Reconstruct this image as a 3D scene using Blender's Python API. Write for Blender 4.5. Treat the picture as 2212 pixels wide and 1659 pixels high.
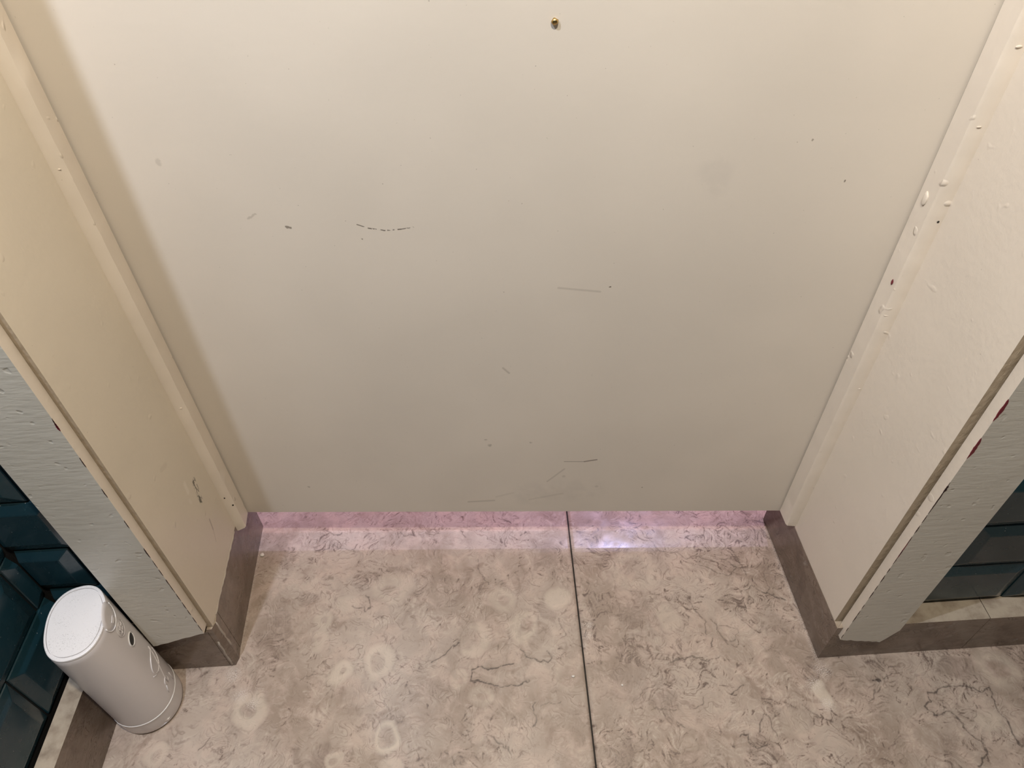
import bpy, bmesh, math, random
import numpy as np
from mathutils import Vector, Matrix

random.seed(7)
for o in list(bpy.data.objects):
    bpy.data.objects.remove(o, do_unlink=True)
SC = bpy.context.scene
COL = SC.collection

# ------------------------------------------------------------------ camera
CAM_H = 0.82
cd = bpy.data.cameras.new('camera')
cd.sensor_width = 36.0
cd.lens = 1534.0 / 2212.0 * 36.0
cd.clip_start = 0.01
cam = bpy.data.objects.new('camera', cd)
COL.objects.link(cam)
_up = Vector((-0.01388833, 0.7039068, 0.71015655))      # world up seen in camera axes
_fw = Vector((0, 0, -1)); _fw = (_fw - _fw.dot(_up) * _up).normalized()
_rt = _fw.cross(_up)
R = Matrix((_rt, _fw, _up)).to_4x4()                     # rows = world axes in camera axes
cam.matrix_world = Matrix.Translation((0, 0, CAM_H)) @ R
SC.camera = cam

# ------------------------------------------------------------------ world + exposure
w = bpy.data.worlds.new('world'); SC.world = w
w.use_nodes = True
w.node_tree.nodes['Background'].inputs[0].default_value = (0.9, 0.85, 0.8, 1)
w.node_tree.nodes['Background'].inputs[1].default_value = 0.02
SC.view_settings.view_transform = 'Standard'
SC.view_settings.look = 'None'
SC.view_settings.gamma = 1.0
SC.view_settings.exposure = 0.21
SC.view_settings.use_curve_mapping = False

# the lamps of the place: (name, x, y, z, radius, watts, colour)
LAMPS = [
    ('pendant_bulb', -0.371, 0.12, 1.35, 0.009, 21.0, (0.76, 0.84, 1.0), 'small cool white bulb hanging near the left tiled wall'),
    ('pendant_bulb', 0.06, 0.02, 1.40, 0.022, 29.0, (1.0, 0.90, 0.745), 'warm bulb hanging over the middle of the doorway'),
    ('pendant_bulb', 0.45, 1.63, 2.10, 0.012, 58.0, (0.58, 0.58, 1.0), 'lavender bulb hanging far behind the door'),
    ('pendant_bulb', 0.35, 0.93, 2.10, 0.012, 36.0, (1.0, 0.64, 0.70), 'pink bulb hanging just behind the door'),
]

# ------------------------------------------------------------------ helpers
def link(name, me, mat=None, parent=None):
    o = bpy.data.objects.new(name, me)
    COL.objects.link(o)
    if mat is not None:
        for m in (mat if isinstance(mat, (list, tuple)) else [mat]):
            me.materials.append(m)
    if parent is not None:
        o.parent = parent
    return o

def empty(name, loc=(0, 0, 0), rz=0.0):
    o = bpy.data.objects.new(name, None)
    o.empty_display_size = 0.05
    COL.objects.link(o)
    o.location = loc; o.rotation_euler = (0, 0, rz)
    return o

def tag(o, label, cat=None, group=None, kind=None):
    o['label'] = label
    if cat: o['category'] = cat
    if group: o['group'] = group
    if kind: o['kind'] = kind
    return o

def bm_obj(name, bm, mat, parent=None, smooth=False, bevel=0.0, seg=2):
    if bevel > 0:
        es = [e for e in bm.edges if len(e.link_faces) == 2 and e.calc_face_angle(0) > 0.5]
        bmesh.ops.bevel(bm, geom=es, offset=bevel, segments=seg, affect='EDGES', profile=0.5)
    bmesh.ops.recalc_face_normals(bm, faces=bm.faces)
    me = bpy.data.meshes.new(name)
    bm.to_mesh(me); bm.free()
    if smooth:
        for p in me.polygons: p.use_smooth = True
    return link(name, me, mat, parent)

def prism(bm, pts, z0, z1):
    """footprint polygon pts (x,y) from z0 to z1; z0/z1 may be lists"""
    n = len(pts)
    a = z0 if isinstance(z0, (list, tuple)) else [z0] * n
    b = z1 if isinstance(z1, (list, tuple)) else [z1] * n
    lo = [bm.verts.new((p[0], p[1], a[i])) for i, p in enumerate(pts)]
    hi = [bm.verts.new((p[0], p[1], b[i])) for i, p in enumerate(pts)]
    bm.faces.new(lo[::-1]); bm.faces.new(hi)
    for i in range(n):
        j = (i + 1) % n
        bm.faces.new((lo[i], lo[j], hi[j], hi[i]))

def tube_mesh(bm, pts, r, n=6):
    pts = [Vector(p) for p in pts]
    rings = []
    for i, p in enumerate(pts):
        t = (pts[min(i + 1, len(pts) - 1)] - pts[max(i - 1, 0)]).normalized()
        a = t.orthogonal().normalized(); b = t.cross(a)
        if rings:
            pa = prev; a = (pa - pa.dot(t) * t).normalized(); b = t.cross(a)
        prev = a
        rings.append([bm.verts.new(p + r * (math.cos(k * 2 * math.pi / n) * a + math.sin(k * 2 * math.pi / n) * b)) for k in range(n)])
    for u, v in zip(rings, rings[1:]):
        for k in range(n):
            bm.faces.new((u[k], u[(k + 1) % n], v[(k + 1) % n], v[k]))
    bm.faces.new(rings[0][::-1]); bm.faces.new(rings[-1])

# wall frames: the two stretches of back wall stand 2.65 degrees askew of the door
WA = math.radians(2.65)
WT = (math.cos(WA), math.sin(WA)); WN = (-math.sin(WA), math.cos(WA))
OR_ = (0.351, 0.352); OL_ = (-0.329, 0.357)
def WR(s, d): return (OR_[0] + s * WT[0] + d * WN[0], OR_[1] + s * WT[1] + d * WN[1])
def WL(s, d): return (OL_[0] + s * WT[0] + d * WN[0], OL_[1] + s * WT[1] + d * WN[1])
def jamb_l(y): return -0.329 - (y - 0.357) * 0.0734       # x of the left reveal face
def jamb_r(y): return 0.351 - (y - 0.352) * 0.0674
SA = math.radians(-88.0)
def SW(s, d):                                              # left side wall: s towards the viewer, d into the wall
    return (-0.4695 + s * math.cos(SA) - d * math.cos(SA + math.pi / 2), 0.360 + s * math.sin(SA) - d * math.sin(SA + math.pi / 2))
DA = math.radians(-0.9)
DO = (-0.3325, 0.516)
def DR(s, d): return (DO[0] + s * math.cos(DA) - d * math.sin(DA), DO[1] + s * math.sin(DA) + d * math.cos(DA))

# ------------------------------------------------------------------ materials
class NT:
    def __init__(self, name):
        self.m = bpy.data.materials.new(name); self.m.use_nodes = True
        self.t = self.m.node_tree
        self.b = self.t.nodes['Principled BSDF']
        self.pos = self.n('ShaderNodeTexCoord').outputs['Object']
    def n(self, typ, **kw):
        nd = self.t.nodes.new(typ)
        for k, v in kw.items(): setattr(nd, k, v)
        return nd
    def set(self, sock, v):
        if hasattr(v, 'is_output') or isinstance(v, bpy.types.NodeSocket): self.t.links.new(v, sock)
        else: sock.default_value = v
    def math(self, op, a, b=0.0, c=0.0, clamp=False):
        nd = self.n('ShaderNodeMath', operation=op, use_clamp=clamp)
        self.set(nd.inputs[0], a); self.set(nd.inputs[1], b); self.set(nd.inputs[2], c)
        return nd.outputs[0]
    def vm(self, op, a, b=(0, 0, 0), scale=None):
        nd = self.n('ShaderNodeVectorMath', operation=op)
        self.set(nd.inputs[0], a); self.set(nd.inputs[1], b)
        if scale is not None: self.set(nd.inputs['Scale'], scale)
        return nd.outputs['Value'] if op in ('DOT_PRODUCT', 'DISTANCE', 'LENGTH') else nd.outputs['Vector']
    def noise(self, vec, scale, detail=3.0, rough=0.55, dist=0.0, out=0):
        nd = self.n('ShaderNodeTexNoise')
        self.set(nd.inputs['Vector'], vec); self.set(nd.inputs['Scale'], scale)
        self.set(nd.inputs['Detail'], detail); self.set(nd.inputs['Roughness'], rough); self.set(nd.inputs['Distortion'], dist)
        return nd.outputs[out]
    def mapr(self, v, a, b, c=0.0, d=1.0, smooth=True):
        nd = self.n('ShaderNodeMapRange', interpolation_type='SMOOTHSTEP' if smooth else 'LINEAR')
        for i, x in enumerate((v, a, b, c, d)): self.set(nd.inputs[i], x)
        return nd.outputs[0]
    def mix(self, f, a, b, mode='MIX'):
        nd = self.n('ShaderNodeMix', data_type='RGBA', blend_type=mode)
        self.set(nd.inputs[0], f)
        for s, v in ((nd.inputs[6], a), (nd.inputs[7], b)):
            if isinstance(v, tuple) and len(v) == 3: v = (*v, 1)
            self.set(s, v)
        return nd.outputs[2]
    def bump(self, h, strength, dist=0.001, normal=None):
        nd = self.n('ShaderNodeBump')
        self.set(nd.inputs['Height'], h); self.set(nd.inputs['Strength'], strength); self.set(nd.inputs['Distance'], dist)
        if normal is not None: self.set(nd.inputs['Normal'], normal)
        return nd.outputs[0]
    def capsules(self, vec, segs):
        """mask of worn strokes: segs = (a, b, width, strength), a and b in the space of vec"""
        acc = None
        for a, b, wd, st in segs:
            ba = Vector(b) - Vector(a); l2 = max(ba.length_squared, 1e-12)
            pa = self.vm('SUBTRACT', vec, tuple(a))
            t = self.math('MULTIPLY', self.vm('DOT_PRODUCT', pa, tuple(ba / l2)), 1.0, clamp=True)
            d = self.vm('DISTANCE', pa, self.vm('SCALE', tuple(ba), scale=t))
            k = self.mapr(d, wd * 0.35, wd, st, 0.0)
            acc = k if acc is None else self.math('MAXIMUM', acc, k)
        return acc
    def col(self, v):
        if isinstance(v, tuple) and len(v) == 3: v = (*v, 1)
        self.set(self.b.inputs['Base Color'], v)
    def rough(self, v): self.set(self.b.inputs['Roughness'], v)
    def normal(self, v): self.set(self.b.inputs['Normal'], v)

CREAM = (0.755, 0.675, 0.575)
def paint(name, base, rough=0.42, relief=0.25, scale=180.0, brush=None, pits=1.2):
    k = NT(name)
    n1 = k.noise(k.pos, 6.0, 2.0)
    c = k.mix(k.mapr(n1, 0.3, 0.7), base, tuple(x * 0.94 for x in base))
    spk = k.mapr(k.noise(k.pos, 420.0, 1.0), 0.80, 0.84)
    c = k.mix(k.math('MULTIPLY', spk, 0.5), c, (0.16, 0.13, 0.10))
    k.col(c); k.rough(rough)
    k.set(k.b.inputs['Specular IOR Level'], 0.4)
    st = k.vm('MULTIPLY', k.pos, brush) if brush else k.pos
    h = k.math('ADD', k.noise(st, scale, 3.0), k.math('MULTIPLY', k.noise(k.pos, 30.0, 2.0), 1.5))
    h = k.math('ADD', h, k.math('MULTIPLY', k.mapr(k.noise(k.pos, 75.0, 1.0), 0.70, 0.80), pits))
    k.normal(k.bump(h, relief, 0.0012))
    return k

M_paint = paint('cream_paint', CREAM, 0.40, 0.22).m
M_stop = paint('cream_paint_brushed', CREAM, 0.40, 0.55, 55.0, (1.0, 1.0, 0.35)).m
M_grout = paint('dark_grout', (0.006, 0.005, 0.005), 0.9, 0.6, 300.0).m
M_wallpaint = paint('pale_wall_paint', (0.50, 0.45, 0.38), 0.7, 0.2).m
M_reveal = paint('brown_reveal_paint', (0.40, 0.325, 0.235), 0.6, 0.8, 260.0, (1, 1, .5)).m  # darker, browner paint for the front edges of the jamb linings
M_walldark = paint('dark_teal_wall_paint', (0.035, 0.045, 0.05), 0.5, 0.2).m

def m_grey():                     # grey-beige gloss on the casing fronts, chipped to old red along the inner edge
    k = NT('grey_beige_paint')
    n1 = k.noise(k.pos, 9.0, 2.0)
    k.col(k.mix(k.mapr(n1, 0.3, 0.7), (0.66, 0.635, 0.57), (0.61, 0.585, 0.52)))
    k.rough(0.38)
    st = k.vm('MULTIPLY', k.pos, (0.5, 0.5, 2.2))
    pits = k.mapr(k.noise(k.pos, 95.0, 1.0), 0.66, 0.74)
    h = k.math('SUBTRACT', k.math('ADD', k.noise(st, 110.0, 3.0), k.math('MULTIPLY', k.noise(k.pos, 25.0, 2.0), 1.5)), k.math('MULTIPLY', pits, 0.9))
    k.normal(k.bump(h, 0.30, 0.0012))
    return k.m
M_grey = m_grey()

def plain(name, col, rough=0.5, metal=0.0, relief=0.0, scale=200.0, var=0.1):
    k = NT(name)
    n1 = k.noise(k.pos, scale * 0.3, 2.0)
    k.col(k.mix(n1, col, tuple(x * (1 - var) for x in col))); k.rough(rough)
    k.set(k.b.inputs['Metallic'], metal)
    if relief: k.normal(k.bump(k.noise(k.pos, scale, 2.0), relief, 0.0006))
    return k.m
M_chip = plain('old_red_paint', (0.16, 0.006, 0.02), 0.35, 0, 0.2)
M_chipdark = plain('bare_dark_wood', (0.045, 0.018, 0.016), 0.6, 0, 0.4)
M_dirt = plain('black_grime', (0.02, 0.015, 0.01), 0.8)
M_caulk = plain('pale_filler', (0.46, 0.40, 0.34), 0.7, 0, 0.5)
M_brass = plain('brass', (0.55, 0.38, 0.16), 0.28, 1.0)
M_white = plain('white_flake', (0.75, 0.70, 0.64), 0.6)

def m_door():
    k = paint('door_paint', (0.70, 0.64, 0.56), 0.45, 0.07, 150.0, (0.45, 1.0, 1.3), 0.0)
    c = k.b.inputs['Base Color'].links[0].from_socket
    P = lambda s, z: (s, 0.0, z)
    flat = k.vm('MULTIPLY', k.pos, (1, 0, 1))
    wob = k.vm('SCALE', k.vm('SUBTRACT', k.noise(k.pos, 260.0, 2.0, out=1), (0.5, 0.5, 0.5)), scale=0.004)
    wflat = k.vm('MULTIPLY', k.vm('ADD', flat, wob), (1, 0, 1))
    dash = k.mapr(k.noise(k.pos, 330.0, 1.0), 0.46, 0.54)
    arc = k.capsules(flat, [(P(-.125, .4951), P(-.1159, .4914), .0007, .75), (P(-.1159, .4914), P(-.1027, .4890), .0008, .85),
                            (P(-.1027, .4890), P(-.0889, .4901), .0008, .85), (P(-.0889, .4901), P(-.0783, .4918), .0007, .75)])
    arc = k.math('MULTIPLY', arc, dash)
    lines = k.capsules(flat, [(P(.0599, .1776), P(.0827, .1773), .0010, .45), (P(.0827, .1773), P(.0968, .1806), .0014, .7),
                              (P(.0411, .1402), P(.0604, .1639), .0016, .22), (P(.045, .4269), P(.0827, .4222), .0016, .2),
                              (P(-.0071, .3275), P(-.0012, .3204), .0016, .28), (P(-.0545, .1000), P(-.0232, .1026), .0022, .22),
                              (P(.02, .104), P(.06, .116), .0022, .12), (P(-.02, .110), P(.0, .118), .0022, .10)])
    spots = k.capsules(wflat, [(P(-.1846, .4936), P(-.181, .4928), .0016, .7), (P(-.2141, .5020), P(-.207, .506), .0013, .25),
                               (P(-.0247, .2076), P(-.0247, .2078), .0032, .4), (P(-.029, .217), P(-.029, .2171), .0016, .35),
                               (P(.0214, .2118), P(.0216, .2118), .0020, .3), (P(.0915, .4274), P(.0915, .4275), .0012, .95),
                               (P(-.2441, .1325), P(-.2441, .1326), .0024, .35), (P(-.123, .481), P(-.123, .4811), .0010, .7),
                               (P(.155, .127), P(.155, .1271), .0012, .6), (P(.268, .530), P(.268, .5301), .0013, .8), (P(.233, .565), P(.233, .5651), .0013, .6),
                               (P(-.27, .5524), P(-.2698, .5540), .0030, .18), (P(.1, .13), P(.1, .1301), .003, .18), (P(.06, .15), P(.06, .1501), .003, .18)])
    smudge = k.capsules(flat, [(P(.1652, .540), P(.1652, .531), .020, .09), (P(.02, .115), P(.09, .125), .03, .10)])
    smudge = k.math('MULTIPLY', smudge, k.mapr(k.noise(k.pos, 70.0, 4.0), 0.35, 0.65))
    c = k.mix(smudge, c, (0.30, 0.28, 0.27))
    c = k.mix(arc, c, (0.06, 0.045, 0.03))
    c = k.mix(lines, c, (0.12, 0.09, 0.07))
    c = k.mix(spots, c, (0.10, 0.075, 0.05))
    k.col(c)
    return k.m
M_door = m_door()

def m_jamb_left():
    k = paint('jamb_paint_scuffed', (0.69, 0.615, 0.50), 0.40, 0.22)
    c = k.b.inputs['Base Color'].links[0].from_socket
    P = lambda y, z: (0.0, y, z)
    flat = k.vm('MULTIPLY', k.pos, (0, 1, 1))
    br = k.mapr(k.noise(k.vm('MULTIPLY', k.pos, (1, 2.0, 1)), 210.0, 3.0), 0.46, 0.58)
    m = k.capsules(flat, [(P(.4575, .222), P(.452, .196), .006, .95)])
    m = k.math('MULTIPLY', m, br)
    m2 = k.capsules(flat, [(P(.449, .165), P(.446, .150), .0016, .5), (P(.446, .150), P(.440, .135), .0012, .25), (P(.42, .29), P(.43, .285), .004, .1)])
    m3 = k.capsules(flat, [(P(.4415, .240), P(.4395, .228), .0040, .45), (P(.4345, .220), P(.436, .215), .0030, .25)])
    c = k.mix(m, c, (0.10, 0.09, 0.065)); c = k.mix(m2, c, (0.2, 0.15, 0.11)); c = k.mix(m3, c, (0.80, 0.74, 0.64))
    k.col(c)
    return k.m
M_jambl = m_jamb_left()

def stone_common(k, pos, fib_amt, shells, darks, gain=1.0):
    """fossil limestone: mottled taupe, wandering hair veins, pale shells"""
    big = k.noise(pos, 7.0, 4.0, 0.6)
    mid = k.noise(pos, 34.0, 5.0, 0.62, 0.6)
    c = k.mix(k.mapr(big, 0.34, 0.66), (0.265 * gain, 0.208 * gain, 0.168 * gain), (0.385 * gain, 0.320 * gain, 0.272 * gain))
    c = k.mix(k.math('MULTIPLY', k.mapr(mid, 0.42, 0.66), 0.55), c, (0.46 * gain, 0.36 * gain, 0.305 * gain))
    c = k.mix(k.math('MULTIPLY', k.mapr(k.noise(pos, 21.0, 4.0, 0.6, 1.0), 0.54, 0.70), 0.55), c, (0.205 * gain, 0.152 * gain, 0.122 * gain))
    # hair veins: contour lines of warped noise
    warp = k.vm('SCALE', k.vm('SUBTRACT', k.noise(pos, 11.0, 3.0, out=1), (0.5, 0.5, 0.5)), scale=0.10)
    p2 = k.vm('ADD', pos, warp)
    p2 = k.vm('ADD', p2, k.vm('SCALE', k.vm('SUBTRACT', k.noise(pos, 60.0, 2.0, out=1), (0.5, 0.5, 0.5)), scale=0.012))
    f = k.noise(p2, 20.0, 2.5, 0.55, 0.3)
    band = k.math('FRACT', k.math('MULTIPLY', f, 17.0))
    ln = k.mapr(k.math('ABSOLUTE', k.math('SUBTRACT', band, 0.5)), 0.03, 0.15, 1.0, 0.0)
    ln_lt = k.mapr(k.math('ABSOLUTE', k.math('SUBTRACT', band, 0.80)), 0.02, 0.16, 1.0, 0.0)
    brk = k.mapr(k.noise(pos, 55.0, 3.0), 0.42, 0.60)
    zone = k.mapr(k.noise(pos, 9.0, 3.0), 0.38, 0.60)
    amt = k.math('MULTIPLY', k.math('MULTIPLY', ln, brk), k.math('ADD', k.math('MULTIPLY', zone, 0.6), 0.25))
    c = k.mix(k.math('MULTIPLY', amt, fib_amt), c, (0.135 * gain, 0.098 * gain, 0.080 * gain))
    c = k.mix(k.math('MULTIPLY', k.math('MULTIPLY', ln_lt, brk), k.math('MULTIPLY', fib_amt, 0.30)), c, (0.52 * gain, 0.45 * gain, 0.385 * gain))
    f2 = k.noise(p2, 70.0, 3.0, 0.6, 0.4)
    b2 = k.mapr(k.math('ABSOLUTE', k.math('SUBTRACT', k.math('FRACT', k.math('MULTIPLY', f2, 8.0)), 0.5)), 0.03, 0.2, 1.0, 0.0)
    c = k.mix(k.math('MULTIPLY', k.math('MULTIPLY', b2, k.mapr(k.noise(pos, 90.0, 2.0), 0.5, 0.62)), k.math('MULTIPLY', fib_amt, 0.42)), c, (0.165 * gain, 0.122 * gain, 0.10 * gain))
    c = k.mix(k.mapr(k.noise(pos, 300.0, 2.0), 0.68, 0.78, 0.0, 0.45), c, (0.12 * gain, 0.09 * gain, 0.075 * gain))
    if shells is not None: c = k.mix(shells, c, (0.60, 0.525, 0.435))
    if darks is not None: c = k.mix(darks, c, (0.050, 0.038, 0.036))
    return c

def m_floor():
    k = NT('fossil_limestone')
    at = k.n('ShaderNodeAttribute', attribute_name='pattern')
    sp = k.n('ShaderNodeSeparateColor'); k.t.links.new(at.outputs['Color'], sp.inputs[0])
    sh = k.math('MULTIPLY', sp.outputs[0], k.mapr(k.noise(k.pos, 90.0, 4.0), 0.2, 0.6, 0.6, 1.0))
    dk = k.math('MULTIPLY', sp.outputs[1], k.mapr(k.noise(k.pos, 240.0, 3.0), 0.25, 0.55, 0.25, 1.0))
    c = stone_common(k, k.pos, 0.60, None, None, 1.24)
    fib = sp.outputs[2]
    c = k.mix(k.mapr(fib, 0.5, 0.12, 0.0, 0.95), c, (0.165, 0.122, 0.103))
    c = k.mix(k.mapr(fib, 0.5, 0.92, 0.0, 0.42), c, (0.64, 0.55, 0.47))
    c = k.mix(sh, c, (0.74, 0.65, 0.54))
    c = k.mix(dk, c, (0.050, 0.038, 0.036))
    c = k.mix(k.math('MULTIPLY', at.outputs['Alpha'], k.mapr(k.noise(k.pos, 900.0, 3.0, 0.7), 0.44, 0.66)), c, (0.70, 0.64, 0.60))
    k.col(c)
    k.rough(k.mapr(k.noise(k.pos, 40.0, 3.0), 0.3, 0.7, 0.07, 0.15))
    k.normal(k.bump(k.noise(k.pos, 160.0, 3.0), 0.04, 0.0006))
    return k.m
M_floor = m_floor()

def m_skirt():
    k = NT('polished_skirting_stone')
    c = stone_common(k, k.vm('MULTIPLY', k.pos, (1, 1, 1.6)), 1.0, None, None, 0.50)
    c = k.mix(1.0, c, (1.06, 0.97, 0.88), 'MULTIPLY')
    c = k.mix(k.mapr(k.noise(k.pos, 16.0, 5.0, 0.65, 1.2), 0.50, 0.72, 0.0, 0.55), c, (0.075, 0.048, 0.036))
    # chalky wear wherever the noise says so
    wear = k.math('MULTIPLY', k.mapr(k.noise(k.pos, 26.0, 5.0, 0.7), 0.60, 0.76), 0.40)
    c = k.mix(wear, c, (0.45, 0.40, 0.37))
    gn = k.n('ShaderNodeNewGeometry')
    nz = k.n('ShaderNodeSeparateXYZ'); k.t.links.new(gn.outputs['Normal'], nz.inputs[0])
    lid_ = k.math('MULTIPLY', k.mapr(nz.outputs[2], 0.5, 0.9), k.mapr(k.noise(k.pos, 60.0, 4.0), 0.25, 0.65, 0.30, 0.85))     # upward faces painted paler: overhead light put into the colour, plus dust
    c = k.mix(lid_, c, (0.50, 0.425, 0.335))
    k.col(c); k.rough(0.24)
    k.normal(k.bump(k.noise(k.pos, 120.0, 3.0), 0.08, 0.0008))
    return k.m
M_skirt = m_skirt()

def m_tile():
    k = NT('dark_teal_glaze')
    oi = k.n('ShaderNodeObjectInfo')
    n1 = k.noise(k.pos, 14.0, 3.0)
    c = k.mix(n1, (0.007, 0.028, 0.039), (0.012, 0.047, 0.064))
    c = k.mix(k.math('MULTIPLY', oi.outputs['Random'], 0.35), c, (0.010, 0.016, 0.020))
    dust = k.mapr(k.noise(k.pos, 60.0, 5.0, 0.7), 0.45, 0.8, 0.0, 0.14)
    c = k.mix(dust, c, (0.09, 0.10, 0.10))
    c = k.mix(k.mapr(k.noise(k.pos, 700.0, 0.0), 0.865, 0.885), c, (0.5, 0.5, 0.5))
    k.col(c)
    k.rough(k.mapr(k.noise(k.pos, 50.0, 3.0), 0.3, 0.7, 0.14, 0.30))
    k.normal(k.bump(k.noise(k.pos, 30.0, 2.0), 0.10, 0.001))
    return k.m
M_tile = m_tile()

def m_plastic(name, col, rough, dust=0.0):
    k = NT(name)
    c = k.mix(k.noise(k.pos, 20.0, 2.0), col, tuple(x * 0.97 for x in col))
    if dust:
        zone = k.mapr(k.noise(k.pos, 28.0, 3.0), 0.42, 0.70)
        d = k.mapr(k.noise(k.pos, 900.0, 2.0, 0.7), 0.56, 0.70)
        c = k.mix(k.math('MULTIPLY', k.math('MULTIPLY', d, zone), dust), c, (0.25, 0.24, 0.24))
    k.col(c); k.rough(rough)
    k.normal(k.bump(k.noise(k.pos, 1500.0, 1.0), 0.06, 0.0003))
    return k.m
M_dev = m_plastic('warm_white_plastic', (0.70, 0.665, 0.665), 0.36)
M_devlid = m_plastic('dusty_white_plastic', (0.78, 0.76, 0.77), 0.42, 0.75)
M_devring = m_plastic('glossy_white_plastic', (0.80, 0.78, 0.77), 0.15)
M_devbase = m_plastic('clear_grey_plastic', (0.66, 0.62, 0.61), 0.14)
M_black = plain('black_hole', (0.006, 0.006, 0.007), 0.5)

# ------------------------------------------------------------------ floor
RINGS= [(-0.1642, 0.3602, 0.0192, 0.0223, -0.0012, -0.0029, 0.42, 0.75), (-0.2073, 0.347, 0.0135, 0.0155, 0.0009, -0.0008, 0.25, 0.8), (0.0067, 0.3971, 0.0197, 0.0236, 0.0047, 0.0047, 0.42, 0.6), (-0.1438, 0.2747, 0.0151, 0.0198, -0.0008, 0.0014, 0.6, 1.0), (-0.3003, 0.3068, 0.0211, 0.0241, -0.0036, 0.0001, 0.36, 0.7), (-0.0479, 0.3824, 0.0203, 0.023, -0.0068, 0.0017, 0.55, 0.5), (0.1521, 0.4714, 0.0362, 0.0325, 0.0, 0.0, 0.5, 0.35), (0.0515, 0.4341, 0.0173, 0.0167, 0.0, 0.0, 0, 0.6), (-0.1561, 0.4524, 0.0303, 0.0241, -0.0026, -0.0052, 0.35, 0.35), (-0.0176, 0.4356, 0.0173, 0.0218, 0.0032, -0.0001, 0.35, 0.4), (-0.2378, 0.4095, 0.0115, 0.0124, 0.0, 0.0, 0.3, 0.4), (-0.2381, 0.3847, 0.0114, 0.0173, 0.0, 0.0, 0.3, 0.4), (-0.0686, 0.3333, 0.0116, 0.0156, 0.0, 0.0, 0.3, 0.3), (-0.0409, 0.3158, 0.0157, 0.0138, 0.0, 0.0, 0.3, 0.35), (-0.1985, 0.2529, 0.0114, 0.01, 0.0022, -0.0013, 0.4, 0.55), (-0.3931, 0.2597, 0.0136, 0.0147, 0.0006, -0.0016, 0.4, 0.5), (0.3434, 0.3107, 0.0088, 0.0167, 0.0, 0.0, 0, 1.0), (0.5154, 0.2792, 0.0147, 0.0145, 0.0, 0.0, 0, 0.5), (0.5511, 0.3355, 0.0268, 0.0295, 0.0, 0.0, 0.45, 0.5), (0.1855, 0.4063, 0.0166, 0.019, 0.0, 0.0, 0, 0.4), (0.0631, 0.3365, 0.0217, 0.0214, 0.0, 0.0, 0.7, 0.3), (-0.2103, 0.4312, 0.0173, 0.0135, 0.0, 0.0, 0, 0.35), (-0.0923, 0.2738, 0.0179, 0.0166, 0.0, 0.0, 0, 0.15), (0.1826, 0.2595, 0.0101, 0.0086, 0.0, 0.0, 0, 0.2), (0.3042, 0.282, 0.0195, 0.0169, 0.0, 0.0, 0, 0.15), (-0.1359, 0.2456, 0.0174, 0.0073, 0.0, 0.0, 0, 0.4)]
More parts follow.
